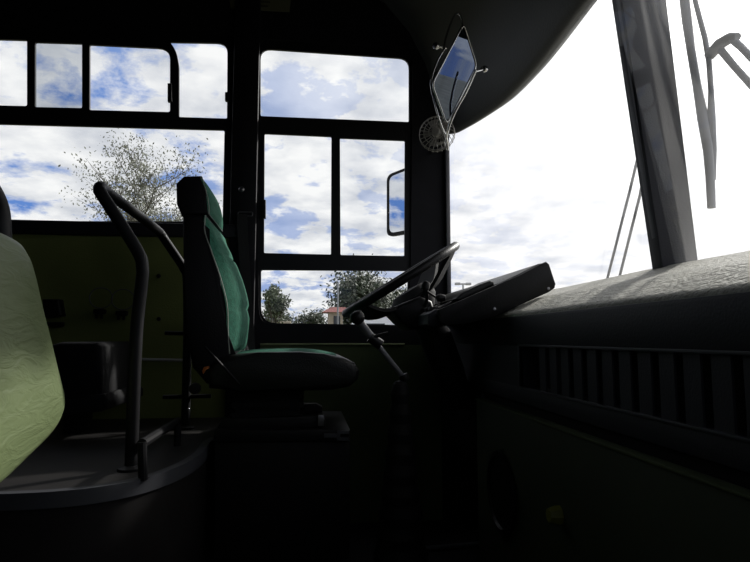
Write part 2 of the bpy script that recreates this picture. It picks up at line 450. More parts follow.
# suspension and pedestal
bm = bmesh.new()
for k in range(5):
    a = 391+k*5.6; ins = 3 if k % 2 else 0
    pts = [(232+ins, a), (303-ins, a), (303-ins, a+5.6), (232+ins, a+5.6)]
    q = [P(u, v, 1.93) for u, v in pts]
    prism(bm, [Vector((p.x, 1.93+ins*.003, p.z)) for p in q], [Vector((p.x, 2.28-ins*.003, p.z)) for p in q])
obj('suspension_bellows', bm, 'rubber', seat, 0)
obj('slide_rail', side([(222, 419), (318, 416), (325, 420), (325, 427), (216, 430)], 1.90, 1.94, None, .003), 'black', seat)
obj('slide_rail', side([(222, 419), (318, 416), (325, 420), (325, 427), (216, 430)], 2.26, 2.30, 1.90, .003), 'black', seat)
obj('base_plate', side([(214, 430), (350, 430), (350, 441), (213, 442)], 1.86, 2.34, None, .005), 'black', seat)
ped = side([(214, 442), (350, 441), (350, 560), (214, 560)], 1.88, 2.32, None, .006)
for v in ped.verts: v.co.z = max(v.co.z, LF) if v.co.z > LF+.1 else LF
obj('pedestal', ped, 'black', seat)
tag(obj('latch', side([(318, 415), (324, 415), (324, 426), (318, 426)], 1.885, 1.899, None, .002), 'steel', seat), 'metal catch on the slide rail')
tag(obj('latch', side([(324, 434), (337, 434), (337, 438), (324, 438)], 1.85, 1.86, None, .001), 'aludark', seat), 'metal catch on the base plate')
tag(obj('latch', side([(337, 431), (349, 431), (349, 434), (340, 434), (340, 438), (349, 438), (349, 441), (337, 441)], 1.85, 1.86, None, .001), 'aludark', seat), 'metal catch at the front of the base plate')
bm = bmesh.new(); tube(bm, [P(205, 347, 1.86), P(221, 364, 1.84), P(239, 384, 1.86)], .004, 8); obj('lever', bm, 'tube', seat)
lathe(bmk := bmesh.new(), [(0, 0), (.016, 0), (.018, .01), (.016, .03), (0, .032)], P(196, 388, 1.88), Vector((0, -1, 0)), 16)
obj('recline_knob', bmk, 'black', seat)
tag(obj('release_button', side([(202, 371), (204, 367), (209, 366), (209, 368.5), (205, 370), (203, 374)], 1.865, 1.878, None, .001), 'orange', seat), 'small orange tab')

# seat belt
sb = thing('seat_belt', P(243, 215, WY-.04), 'black seat belt hanging from the pillar behind the driver seat', 'seat belt')
rows = []
for u, v, Y in [(242, 214, 2.55), (243, 240, 2.54), (245, 270, 2.52), (247, 310, 2.47), (250, 352, 2.40), (252, 380, 2.36)]:
    c = P(u, v, Y); rows.append([c+Vector((-.022, 0, 0)), c+Vector((.022, .006, 0))])
bm = bmesh.new(); loft(bm, [list(r) for r in rows], .003); obj('strap', bm, 'vinyl', sb)
bm = bmesh.new(); 
pp = rounded([(238, 212), (252.5, 212), (252.5, 216), (238, 216)], 1.5, 3)
tube(bm, [P(u, v, WY-.045) for u, v in pp], .0022, 6, True); obj('guide_loop', bm, 'wiper', sb)
lathe(bm := bmesh.new(), [(0, 0), (.013, 0), (.013, .006), (.007, .012), (0, .013)], P(241.5, 189.5, WY-.028), Vector((0, -1, 0)), 16); tag(obj('anchor_bolt', bm, 'steel', sb), 'steel anchor bolt')

# ================================================================= PASSENGER SEAT (pale green back)
ps = thing('passenger_seat', V(-.75, 1.2, PF), 'passenger seat with pale green creased vinyl backrest, nearest the camera', 'seat')
yz = []
def YZ(u, v, X): p = PXp(u, v, X); return p
# outline of the back read in its own plane X=-.60 (tilted a little)
def back_outline():
    pts = []
    top, bot = EZ+.225, EZ-.33
    raw = [(.90, .20), (.95, .237), (1.1, .240), (1.22, .236), (1.35, .228), (1.405, .212), (1.432, .17), (1.458, .08), (1.485, .0), (1.512, -.09), (1.53, -.15), (1.515, -.188), (1.45, -.222), (1.32, -.255), (1.2, -.282), (1.1, -.295), (.96, -.30), (.90, -.24)]
    return raw
out = back_outline()
oc = catmull([Vector((0, y, z)) for y, z in out], 4, True)
cy, cz = 1.2, -.03
bm = bmesh.new(); rows = []
def xs(z): return -.655+(.235-z)*.155        # backrest leans away from the front
prof = [(.70, -.075), (.93, -.075), (1.0, -.055), (1.0, -.02), (.965, .0), (.90, .012), (.6, .022), (.25, .026)]
for sc, dx in prof:
    row = []
    for p in oc:
        y = cy+(p.y-cy)*sc; z = cz+(p.z-cz)*sc
        row.append(Vector((xs(z)+dx, y, z+EZ)))
    row.append(row[0]); rows.append(row)
g = [[bm.verts.new(p) for p in r[:-1]] for r in rows]
n = len(g[0])
for A, B in zip(g, g[1:]):
    for i in range(n): bm.faces.new((A[i], A[(i+1) % n], B[(i+1) % n], B[i]))
bm.faces.new(g[0]); bm.faces.new(g[-1][::-1])
obj('backrest', bm, 'passvinyl', ps, 60)
bm = bmesh.new()
tube(bm, catmull([V(-.70, 1.12, .20), V(-.70, 1.12, .27), V(-.705, 1.15, .325), V(-.705, 1.22, .345), V(-.70, 1.30, .335), V(-.695, 1.36, .29), V(-.69, 1.375, .19)], 6), .024, 12)
obj('grab_handle', bm, 'tube', ps)
bm = bmesh.new(); box(bm, (-1.15, .92, EZ-.24), (-.70, 1.46, EZ-.13), .03); obj('seat_cushion', bm, 'passvinyl', ps)
bm = bmesh.new(); box(bm, (-.95, 1.30, EZ+PF), (-.90, 1.36, EZ-.23), .004); box(bm, (-1.1, 1.2, EZ+PF), (-.72, 1.4, EZ+PF+.012), .004); obj('leg', bm, 'tube', ps)
# dark seat further back by the wall
ds = thing('passenger_seat', V(-1.0, 2.3, PF), 'dark passenger seat by the side wall under the small black box, mostly in shadow', 'seat')
obj('backrest', side([(46, 346), (60, 342), (96, 342), (101, 347), (103, 398), (60, 404), (48, 404)], 2.1, 2.5, None, .02, 3), 'shell', ds, 60)
obj('seat_cushion', side([(40, 400), (104, 394), (107, 400), (107, 408), (100, 412), (40, 418)], 2.08, 2.52, None, .01, 3), 'shell', ds, 60)
bm = bmesh.new(); a = P(70, 412, 2.2); box(bm, (a.x-.03, 2.22, EZ+PF), (a.x+.03, 2.34, a.z), .004); obj('leg', bm, 'tube', ds)

# ================================================================= HANDRAIL BARRIER
hx = P(97, 188, 1.6).x
def XYZ(y, z, x=hx): return Vector((x, y, z))
n1, n2 = P(97.5, 190, 1.6), P(142, 263, 1.6)
zt_ = P(99, 190, 1.6).z
f2 = P(184, 268, 2.28)
pf = EZ+PF
ctl = [Vector((P(133, 420, 1.6).x, 1.6, pf)), Vector((P(136, 340, 1.6).x, 1.6, P(136, 340, 1.6).z)), P(141.5, 285, 1.6), P(142.5, 268, 1.6), P(137, 250, 1.6), P(104, 198, 1.6), P(99.5, 190, 1.605), P(101, 187, 1.635)]
fa = [P(106, 191.5, 1.70), P(130, 209, 1.93), P(156, 229, 2.22), P(161, 234, 2.27), P(165, 240, 2.285), P(178, 259, 2.285), P(184, 269, 2.285), P(187, 280, 2.285), P(187.5, 340, 2.285)]
end = P(186.5, 395, 2.285)
pts = catmull(ctl+fa+[Vector((end.x, 2.285, pf))], 5)
rl = thing('handrail', Vector((ctl[0].x, 1.6, pf)), 'black bent tube handrail arch standing behind the driver seat', 'handrail')
bm = bmesh.new(); tube(bm, pts, .0165, 14); obj('tube', bm, 'tube', rl, 60)
for c in (ctl[0], Vector((end.x, 2.285, pf))):
    lathe(bm := bmesh.new(), [(0, 0), (.034, 0), (.034, .006), (.02, .012), (0, .012)], c, Vector((0, 0, 1)), 20); obj('foot_flange', bm, 'tube', rl)
for a, b in (((165, 333), (187, 333.5)), ((163, 397), (211, 396))):
    bm = bmesh.new(); tube(bm, [P(*a, 2.285), P(*b, 2.285)], .008, 8); obj('cross_bar', bm, 'tube', rl)
lathe(bm := bmesh.new(), [(0, 0), (.005, 0), (.004, .003), (0, .004)], P(188.5, 409, 2.265), Vector((0, -1, 0)), 10); obj('screw', bm, 'steel', rl)
# low rail on the platform
lr = thing('low_rail', PZ(143, 478, PF), 'low black rail with sloping top on the edge of the raised floor', 'rail')
a = PZ(143, 480, PF); Yl = a.y
b = P(142, 442, Yl); c = P(178, 421, Yl+.45); d = Vector((c.x, c.y, pf))
bm = bmesh.new(); tube(bm, [a, b], .011, 10); obj('post', bm, 'tube', lr)
bm = bmesh.new(); tube(bm, [c, d], .011, 10); obj('post', bm, 'tube', lr)
bm = bmesh.new(); tube(bm, [b+Vector((0, 0, -.004)), c], .012, 10); obj('top_bar', bm, 'tube', lr)

# wall fittings
wr = thing('wall_pipe', P(145, 359.5, WY-.03), 'thin pale grey pipe running along the green wall behind the seat', 'pipe')
bm = bmesh.new(); tube(bm, [P(104, 358.5, WY-.03), P(196, 360.5, WY-.03)], .0062, 8); tag(obj('pipe', bm, 'pale', wr), 'pale grey tube')
for u in (112, 190):
    bm = bmesh.new(); a = P(u, 359.5, WY-.03); tube(bm, [a, a+Vector((0, .022, 0))], .006, 8); obj('bracket', bm, 'tube', wr)
for u, v, w in ((101, 298, 'left'), (123, 299.5, 'right')):
    ch = thing('cup_holder', P(u, v, WY-.02), 'wire ring cup holder on the green wall, the one %s' % ('farther from the handrail' if w == 'left' else 'nearer the handrail'), 'cup holder', 'wire cup holders on the side wall')
    c = P(u, v, WY-.03)
    bm = bmesh.new(); tube(bm, [c+Vector((math.cos(k*PI/12)*.047, -.002*math.sin(k*PI/12), math.sin(k*PI/12)*.044)) for k in range(24)], .0024, 6, True); obj('ring', bm, 'wiper', ch)
    bm = bmesh.new()
    q = P(u-1, v+14, WY-.03); box(bm, (q.x-.022, WY-.05, q.z-.009), (q.x+.022, WY-.012, q.z+.012), .004)
    for s in (-.012, .010): box(bm, (q.x+s-.004, WY-.045, q.z-.028), (q.x+s+.004, WY-.03, q.z-.006), .001)
    obj('clip', bm, 'black', ch)
    bm = bmesh.new(); tube(bm, [c+Vector((0, .0, -.044)), q], .003, 6); obj('stem', bm, 'wiper', ch)
wb = thing('control_box', P(52, 308, WY-.03), 'small black box with a short shelf bar on the green wall beside the pale seat', 'box')
obj('housing', side([(42, 299), (58, 299), (61, 316), (42, 318)], WY-.07, WY-.012, None, .008, 3), 'black', wb)
obj('shelf_bar', side([(46, 322), (60, 322), (60, 326), (46, 326)], WY-.06, WY-.012, None, .003), 'black', wb)
for u, v, nm in ((159, 276, 'upper'), (159, 319, 'lower')):
    lathe(bm := bmesh.new(), [(0, 0), (.009, 0), (.009, .006), (.005, .009), (0, .009)], P(u, v, WY-.014), Vector((0, -1, 0)), 12)
    tag(obj('wall_button', bm, 'black'), 'small black stud on the green wall between handrail tubes, the %s one' % nm, 'stud', 'studs on the side wall')
# notice plate above the driver's window
np_ = thing('notice_plate', P(259, 6, WY-.01), 'faded cream notice plate on the dark wall above the driver window', 'sign')
ple = pix2d([(228, -8), (291, -5), (289.5, 12), (231, 9)], WY-.003)
plate('plate', ple, [], WY-.008, .007, 'label', np_)
for (u0, u1, v) in ((242, 270, .5), (242, 268, 4.5)):
    obj('text_line', side([(u0, v), (u1, v+1), (u1, v+2.2), (u0, v+1.2)], WY-.011, WY-.0085, None, 0), 'labelink', np_)

# ================================================================= STEERING WHEEL
Ys = 2.1
A = P(346, 313.5, Ys); B = P(453, 247, Ys)
ctr = (A+B)/2; dvec = (B-A).normalized(); R_ = (B-A).length/2
yv = Vector((-.02, 1, .012)).normalized(); yv = (yv-dvec*yv.dot(dvec)).normalized()
nv = dvec.cross(yv).normalized()
if nv.z > 0: nv = -nv           # pointing down the column
sw = thing('steering_wheel', ctr+nv*.09, 'large black steering wheel in front of the driver seat, tilted', 'steering wheel')
bm = bmesh.new(); tube(bm, [ctr+(dvec*math.cos(2*PI*k/48)+yv*math.sin(2*PI*k/48))*R_ for k in range(48)], .0155, 12, True); obj('rim', bm, 'black', sw, 80)
hubc = ctr+nv*.085
for ang in (35, 145, 215, 325):
    a = math.radians(ang); dd = dvec*math.cos(a)+yv*math.sin(a)
    bm = bmesh.new()
    pts = catmull([ctr+dd*R_*.97, ctr+dd*R_*.76+nv*(.055 if math.cos(a) < 0 else .03), ctr+dd*R_*.42+nv*.075, hubc+dd*.03], 4)
    tw = nv.cross(dd).normalized()
    rws = []
    for i, p in enumerate(pts):
        w = .028+.045*i/len(pts)
        rws.append([p-tw*w, p+tw*w])
    loft(bm, rws, .012); obj('spoke', bm, 'rubber', sw, 60)
lathe(bm := bmesh.new(), [(0, -.04), (.06, -.035), (.09, -.01), (.088, .02), (.06, .06), (.045, .10), (0, .10)], hubc, nv, 28); obj('hub', bm, 'rubber', sw)
col = thing('steering_column', hubc+nv*.10, 'black steering column housing with stalk beside the instrument binnacle', 'steering column')
e = Vector((.57, 2.14, EZ-.25))
bm = bmesh.new(); tube(bm, [hubc+nv*.102, hubc+nv*.16, lerp(hubc+nv*.16, e, .5), e], [.05, .06, .06, .05], 20); obj('housing', bm, 'black', col, 50)
# bulky cowl between wheel and dash, read in side view
bm = side([(398, 305), (420, 296), (432, 301), (437, 316), (432, 326), (412, 330), (402, 322), (392, 312)], 1.98, 2.2, 1.98, .012, 3); obj('cowl', bm, 'black', col, 50)
bm = bmesh.new(); tube(bm, catmull([P(425, 306, 1.97), P(427, 298, 1.95), P(426, 288, 1.93), P(424, 284, 1.93)], 5), [.006]*15+[.012], 8)
lathe(bm, [(0, -.018), (.014, -.013), (.016, 0), (.012, .014), (0, .018)], P(425.5, 286, 1.93), Vector((.2, 0, 1)), 16); obj('stalk', bm, 'black', col)
bm = bmesh.new(); tube(bm, [P(428, 292, 1.94), P(437, 298, 1.93)], .004, 8); lathe(bm, [(0, -.018), (.013, -.012), (.015, 0), (.010, .014), (0, .018)], P(441, 298, 1.93), Vector((1, 0, .05)), 16); obj('indicator_stalk', bm, 'black', col)
# dash apron below the wheel
# gear lever
gl = thing('gear_lever', V(.28, 1.75, -.78), 'gear lever with ball knob and rubber gaiter beside the driver seat front', 'gear lever')
Yg = 1.80
bm = bmesh.new(); tube(bm, catmull([P(360, 322, Yg), P(366, 330, Yg), P(376, 343, Yg), P(400, 373, Yg), P(404, 378, Yg)], 5), [.0125]*9+[.0085]*12, 12); tag(obj('shaft', bm, 'steel' if False else 'wiper', gl, 60), 'dull metal rod')
lathe(bm := bmesh.new(), [(0, -.024), (.012, -.022), (.021, -.010), (.023, .004), (.018, .017), (0, .022)], P(357.5, 317.5, Yg), Vector((-.45, 0, 1)), 20); obj('knob', bm, 'black', gl, 60)
bm = bmesh.new(); tube(bm, [P(374, 337, Yg-.01), P(384, 334, Yg-.015), P(388, 334, Yg-.015)], [.006, .005, .008], 8); tube(bm, [P(370, 337, Yg), P(381, 345, Yg)], .017, 12); obj('range_switch', bm, 'black', gl, 60)
lathe(bm := bmesh.new(), [(0, -.010), (.014, -.008), (.016, .0), (.014, .012), (0, .014)], P(404, 377, Yg), Vector((.5, 0, -1)), 16); obj('joint', bm, 'black', gl)
prof = []
c0 = P(400, 384, Yg); h = c0.z-LF
for k in range(23):
    t = k/22; prof.append((.022+.075*t**1.2+(.006 if k % 2 else 0), -h*t))
prof = [(0, .012), (.016, .008)]+prof+[(0, -h)]
lathe(bm := bmesh.new(), prof, c0, Vector((0, 0, 1)), 24); obj('gaiter', bm, 'rubber', gl, 20)
tag(gl, None, None)

# ================================================================= DASHBOARD
X0 = .60
dash = thing('dashboard', V(.75, 1.2, -.2), 'long dashboard with grey padded top and black face under the windscreen', 'dashboard')
ys = [p[1] for p in BASE if -.2 <= p[1] <= 2.56]
bm = bmesh.new(); rows = []
Ylist = [2.585]+[y for y in ys]+[-.24]
for y in Ylist:
    xw = max(plan(BASE, y)-.008, .63)
    x0 = X0 if y < 2.45 else X0-.0
    rows.append([V(x0+.012, y, .052), V(x0+.004, y, .062), V(x0+.008, y, .072), V(x0+.022, y, .080), V(lerp(x0, xw, .35), y, .080+.045), V(lerp(x0, xw, .7), y, .155), V(xw, y, .190), V(xw, y, .15)])
loft(bm, rows); tag(obj('dash_top', bm, 'dashtop', dash, 70), 'grey padded dash top, worn and dusty')
# front face with a long recess for the louvre
va0, va1 = .66, 1.60          # vent from Y to Y
va0 = .30
zt0, zb0 = -.024, -.136
bm = bmesh.new()
def rect(x, y0, y1, z0, z1): bm.faces.new([bm.verts.new(V(x, y0, z0)), bm.verts.new(V(x, y1, z0)), bm.verts.new(V(x, y1, z1)), bm.verts.new(V(x, y0, z1))])
box(bm, (X0, -.24, EZ+zt0), (X0+.05, 2.585, EZ+.066), .01)
box(bm, (X0, -.24, EZ-.185), (X0+.05, 2.585, EZ+zb0), .006)
box(bm, (X0, va1, EZ+zb0-.002), (X0+.05, 2.585, EZ+zt0+.002))
box(bm, (X0, -.24, EZ+zb0-.002), (X0+.05, va0, EZ+zt0+.002))
box(bm, (X0+.06, -.24, EZ-.185), (X0+.07, 2.585, EZ+.05))
obj('dash_face', bm, 'dashface', dash)
# vent rim
vr = []
bm = bmesh.new()
for (y0, y1, z0, z1) in ((va0, va1, zt0, zt0+.006), (va0, va1, zb0-.006, zb0), (va1, va1+.006, zb0-.006, zt0+.006)):
    box(bm, (X0-.004, y0, EZ+z0), (X0+.01, y1, EZ+z1), .001)
vent = obj('vent_grille', bm, 'aludark', dash)
bm = bmesh.new(); box(bm, (X0+.05, va0, EZ+zb0), (X0+.056, va1, EZ+zt0)); obj('vent_backing', bm, 'rubber', vent)
base = None
sy = [1.47-.0655*k for k in range(20) if 1.585-.0655*k > va0+.02]
dirv = Vector((math.cos(math.radians(86)), math.sin(math.radians(86)), 0)); nrmv = Vector((-dirv.y, dirv.x, 0))
for y in sy:
    c = Vector((X0+.004, y, 0)); a = c; b = c-dirv*.0; 
    p0 = Vector((X0+.004, y-.045, 0)); p1 = p0+dirv*.046
    bm = bmesh.new(); w = nrmv*.002
    lp = [p0-w, p1-w, p1+w, p0+w]
    prism(bm, [Vector((p.x, p.y, EZ+zb0)) for p in lp], [Vector((p.x, p.y, EZ+zt0)) for p in lp])
    obj('slat', bm, 'dashface', vent, 0)
# lower green panel
lp = thing('kick_panel', V(X0, 1.0, -.79), 'dark olive panel below the dash with a thin pale top lip', 'panel')
ye = 2.0
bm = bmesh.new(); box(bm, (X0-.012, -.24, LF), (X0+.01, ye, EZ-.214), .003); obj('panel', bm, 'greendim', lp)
bm = bmesh.new(); box(bm, (X0-.016, -.24, EZ-.214), (X0+.012, ye+.002, EZ-.209), .001); tag(obj('lip', bm, 'greenshaded', lp), 'thin pale green top lip')
bm = bmesh.new(); box(bm, (X0+.02, -.24, LF), (X0+.05, ye-.02, EZ-.19)); obj('backing', bm, 'rubber', lp, 0)
# round cover
cc = PXp(503, 492, X0-.012)
rc = thing('round_cover', cc, 'round black cover set in the olive panel, seen almost edge on', 'cover')
lathe(bm := bmesh.new(), [(0, .0), (.115, .0), (.12, .004), (.12, .014), (.105, .016), (.10, .008), (0, .008)], cc, Vector((-1, 0, 0)), 36); obj('rim', bm, 'black', rc)
lathe(bm := bmesh.new(), [(0, 0), (.004, 0), (.004, .003), (0, .004)], PXp(503, 450, X0-.026), Vector((-1, 0, 0)), 10); obj('screw', bm, 'steel', rc)
kk = PXp(560, 515, X0-.013)
kn = thing('knob', kk, 'small yellow green knob on the olive panel under the louvre', 'knob')
lathe(bm := bmesh.new(), [(0, 0), (.022, 0), (.022, .012), (.016, .028), (0, .03)], kk, Vector((-1, 0, 0)), 8); obj('cap', bm, 'yellow', kn)
# metal floor strip by the panel end
a = PZ(425, 551, -.795); b = PZ(484, 546, -.795)
bm = bmesh.new(); dd = (b-a).normalized(); up = Vector((0, 0, .012)); sd = Vector((0, .02, 0))
prism(bm, [a, b, b+up, a+up], [a+sd, b+sd, b+sd+up, a+sd+up], .002); struct('trim_7', bm, 'alu')
# floor ribs in the driver's footwell
bm = bmesh.new()
for k in range(26):
    x = -.28+.022*k; box(bm, (x, 1.0, LF), (x+.010, 2.1, LF+.004))
struct('floor_mat', bm, 'rubber', 0)
# apron between green panel and wheel
bm = bmesh.new(); box(bm, (X0+.0, 1.98, EZ-.45), (X0+.1, 2.585, EZ-.18), .01); obj('apron', bm, 'black', dash)

# ================================================================= INSTRUMENT BINNACLE
Yb = 1.75
bn = thing('instrument_binnacle', V(.62, 2.05, .08), 'black wedge shaped instrument binnacle on the dash behind the wheel', 'instrument panel')
prof = [(438, 310), (462, 300), (492, 287), (520, 275), (540, 264.5), (546.5, 261.5), (549.5, 264), (556, 284), (555, 288), (549, 292), (520, 305), (494, 317), (470, 323), (445, 326), (441, 322)]
obj('housing', side(prof, Yb, Yb+.025, None, .004, 2), 'black', bn, 50)
obj('housing', side(prof, 2.43, 2.455, Yb, .004, 2), 'black', bn, 50)
inner = [(440, 313), (462, 304), (492, 291.5), (520, 279.5), (540, 269), (545, 267), (551, 284), (546, 289), (494, 313), (470, 319), (447, 322)]
gp = obj('gauge_panel', side(inner, Yb+.025, 2.43, Yb, 0), 'gauge', bn, 30)
# hood over the gauges + front lip
bm = side([(455, 299), (461, 293.5), (480, 284.5), (490, 280.5), (494.5, 282), (494, 286), (480, 292), (462, 301)], Yb+.06, 2.40, Yb+.06, .005, 3); obj('hood', bm, 'vinyl', bn, 50)
bm = side([(500, 283), (520, 274), (541, 263), (546, 262), (546, 265), (522, 277), (502, 286)], Yb+.02, 2.44, Yb, .003, 2); obj('visor', bm, 'vinyl', bn, 50)
for k in range(3):
    y = 1.88+k*.17; c = P(474, 296, Yb); c = Vector((c.x-.02, y, c.z-.0))
    nn = Vector((-.45, 0, .9)).normalized()
    lathe(bm := bmesh.new(), [(0, 0), (.045, 0), (.048, .004), (.045, .006), (0, .004)], P(450, 306, Yb)+Vector((0, y-Yb, 0)), nn, 24)
    gg = obj('gauge', bm, 'gauge', bn)
for u, v in ((494.5, 309), (548.5, 288.5)):
    lathe(bm := bmesh.new(), [(0, 0), (.0045, 0), (.0045, .002), (0, .003)], P(u, v, Yb), Vector((0, -1, 0)), 12); tag(obj('screw', bm, 'steel', bn), 'bright screw head')
bm = side([(428, 314), (436, 309), (441, 310), (443, 326), (434, 328), (428, 324)], 1.80, 2.4, 1.80, .006, 2); obj('switch_panel', bm, 'dashface', bn, 50)
for k in range(4):
    q = P(438, 309, 1.80); bm = bmesh.new(); box(bm, (q.x-.018, 1.84+k*.06, q.z-.004), (q.x+.012, 1.87+k*.06, q.z+.010), .003); obj('rocker_switch', bm, 'black', bn)

# ================================================================= INTERIOR MIRROR
ym = 1.75
corn = [((463, 26), 1.78), ((475.5, 66), 1.70), ((447, 122), 1.70), ((433, 84), 1.78)]
mc = [P(u, v, y) for (u, v), y in corn]
cen = sum(mc, Vector())/4
nm = Vector((.461, -.847, -.30)).normalized()
# flatten to a true plane
E0 = Vector((0, 0, EZ)); mc = [E0+(c-E0)*((cen-E0).dot(nm)/(c-E0).dot(nm)) for c in mc]
mr = thing('interior_mirror', cen, 'diamond tilted rear view mirror with chrome rim hung at the windscreen corner', 'mirror')
def roundpoly(pts, r, n=4):
    o = []
    for i in range(len(pts)):
        p = pts[i]; a = (pts[i-1]-p).normalized(); b = (pts[(i+1) % len(pts)]-p).normalized()
        for k in range(n+1):
            t = k/n; o.append((p+a*r)*(1-t)**2+p*2*t*(1-t)+(p+b*r)*t*t)
    return o
rp = roundpoly(mc, .018)
bm = bmesh.new(); bm.faces.new([bm.verts.new(p+nm*.001) for p in rp]); obj('mirror_glass', bm, 'mirror', mr, 0)
bm = bmesh.new(); big = [cen+(p-cen)*1.04 for p in rp]
prism(bm, big, [cen+(p-cen)*.9-nm*.016 for p in big]); obj('back_shell', bm, 'black', mr, 0)
bm = bmesh.new(); tube(bm, [cen+(p-cen)*1.05+nm*.001 for p in rp], .0032, 8, True); tag(obj('rim', bm, 'chrome', mr, 80), 'chrome rim')
for (u, v), s in (((484, 69), 1), ((437, 46), -1)):
    k0 = P(u, v, 1.86 if s > 0 else 1.80)
    inner_ = P(476 if s > 0 else 446, 71 if s > 0 else 48, 1.82)
    bm = bmesh.new(); ax = (k0-inner_).normalized()
    tube(bm, [inner_, k0], .004, 8); lathe(bm, [(0, -.006), (.009, -.005), (.012, .002), (.011, .010), (0, .012)], k0, ax, 14); tag(obj('clamp_knob', bm, 'chrome', mr, 60), 'metal clamp knob')
bm = bmesh.new()
tube(bm, catmull([P(443, 52, 1.80), P(447, 34, 1.84), P(453, 18, 1.88), P(457, 13.5, 1.9), P(461, 17, 1.9), P(463, 30, 1.86)], 6), .0035, 8)
tube(bm, catmull([P(445, 48, 1.80), P(437, 62, 1.80), P(431, 82, 1.80), P(434, 100, 1.80), P(440, 122, 1.82), P(447, 140, 1.9), P(448, 150, 2.0)], 6), .0032, 8)
tube(bm, catmull([P(476, 70, 1.72), P(466, 92, 1.74), P(455, 112, 1.77), P(448, 130, 1.82), P(446, 142, 1.95)], 6), .004, 8)
obj('bracket_arm', bm, 'chrome', mr, 80)
# ================================================================= CABIN FAN
fc = P(437, 134, 2.15)
fn = thing('cabin_fan', fc, 'small round fan with wire cage just under the interior mirror', 'fan')
ax = Vector((-.35, -1, .0)).normalized()
e1 = ax.cross(Vector((0, 0, 1))).normalized(); e2_ = ax.cross(e1)
rf = .070
bm = bmesh.new()
for rr, off in ((rf, 0), (rf*.97, .012), (rf*.70, .022), (rf*.42, .027)):
    tube(bm, [fc+(e1*math.cos(2*PI*k/24)+e2_*math.sin(2*PI*k/24))*rr+ax*off for k in range(24)], .0014, 5, True)
for k in range(24):
    a = 2*PI*k/24
    tube(bm, [fc+(e1*math.cos(a+w)+e2_*math.sin(a+w))*rf*r+ax*o for r, o, w in ((1, -.012, 0), (1, .004, 0), (.85, .019, .08), (.5, .026, .2), (.25, .028, .3))], .0013, 4)
obj('cage', bm, 'fan', fn)
lathe(bm := bmesh.new(), [(0, .0), (.017, 0), (.018, .026), (.012, .031), (0, .032)], fc, ax, 18); obj('hub', bm, 'fan', fn)
for k in range(5):
    a = 2*PI*k/5; rws = []
    for r in (.014, .03, .045, .056):
        w = .35; c1 = fc+(e1*math.cos(a-w)+e2_*math.sin(a-w))*r+ax*.004; c2 = fc+(e1*math.cos(a+w)+e2_*math.sin(a+w))*r+ax*.016; rws.append([c1, c2])
    bm = bmesh.new(); loft(bm, rws, .0012); obj('blade', bm, 'fanblade', fn)
lathe(bm := bmesh.new(), [(0, -.075), (.022, -.072), (.03, -.05), (.03, -.014), (0, -.012)], fc, ax, 18); obj('motor', bm, 'black', fn)
bm = bmesh.new(); tube(bm, catmull([fc-ax*.05, fc-ax*.08+Vector((.02, 0, -.02)), P(438, 150, 2.45), P(432, 152, 2.595)], 5), .006, 8); obj('mount_arm', bm, 'black', fn)

# ================================================================= EXTERIOR MIRROR
em = thing('exterior_mirror', P(400, 205, 2.95), 'rounded black door mirror outside the driver window', 'mirror')
Ye = 2.95
mo = rounded(pix2d([(387.5, 173.5), (428, 170), (425, 236), (387.5, 236)], Ye), .035)
xl = min(p[0] for p in mo); tv = Vector((.66, -.75, 0)); bk = Vector((.75, .66, 0))
def mp_(x, z, back): return Vector((xl, Ye+.03, z))+tv*(x-xl)*1.15+bk*back
bm = bmesh.new()
cx_ = sum(p[0] for p in mo)/len(mo); cz_ = sum(p[1] for p in mo)/len(mo)
rws = []
for sc_, dy in ((1, 0), (1.0, .02), (.9, .05), (.6, .07)):
    rws.append([mp_(cx_+(x-cx_)*sc_, cz_+(z-cz_)*sc_, dy) for x, z in mo])
g = [[bm.verts.new(p) for p in q] for q in rws]; n = len(mo)
for A_, B_ in zip(g, g[1:]):
    for i in range(n): bm.faces.new((A_[i], A_[(i+1) % n], B_[(i+1) % n], B_[i]))
bm.faces.new(g[0]); bm.faces.new(g[-1]); obj('housing', bm, 'black', em, 50)
bm = bmesh.new(); bm.faces.new([bm.verts.new(mp_(cx_+(x-cx_)*.82, cz_+(z-cz_)*.90, -.003)) for x, z in mo]); obj('mirror_glass', bm, 'mirrorout', em, 0)
bm = bmesh.new(); tube(bm, catmull([mp_(cx_, cz_+.05, .06), mp_(cx_, cz_+.05, .06)+Vector((.05, -.06, 0)), V(.585, 2.67, .50)], 5), .012, 8); obj('mount_arm', bm, 'tube', em)

# ================================================================= WIPERS (outside the windscreen)
def px(u, v, X=1.03): return PXp(u, v, X)
def strip(bm, pts, w, th, X=1.03):
    """flat bar along image-read points on the plane X"""
    ps_ = [px(u, v, X) for u, v in pts]
    tube(bm, ps_, w, 8)
def up(p, s=1.2): return p
wa = thing('wiper', px(700, 100), 'windscreen wiper hanging right of the centre pillar, its arm linked to two rods', 'wiper', 'windscreen wipers')
bm = bmesh.new(); strip(bm, [(681, -30), (687, 20), (691, 50), (697, 85), (703, 118), (708, 150), (710, 175), (711.5, 208)], [.013, .013, .011, .011, .014, .012, .011, .010], 0); obj('blade', bm, 'wiperout', wa, 60)
bm = bmesh.new(); strip(bm, [(692, -30), (695, 0), (705, 38), (709, 62), (711, 90), (711.5, 118), (713, 150), (712, 180)], [.0065, .0065, .007, .007, .007, .010, .009, .009], 0, 1.045); obj('arm', bm, 'wiperout', wa, 60)
bm = bmesh.new(); strip(bm, [(709, 56), (720, 44), (730, 38), (738, 36.5)], [.014, .015, .014, .009], 0, 1.05); obj('link', bm, 'wiperout', wa, 60)
for pp_ in ([(732, 39), (742, 48), (765, 72)], [(721, 50), (735, 67), (765, 100)]):
    bm = bmesh.new(); strip(bm, pp_, [.010, .009, .009], 0, 1.05); obj('rod', bm, 'wiperout', wa, 60)
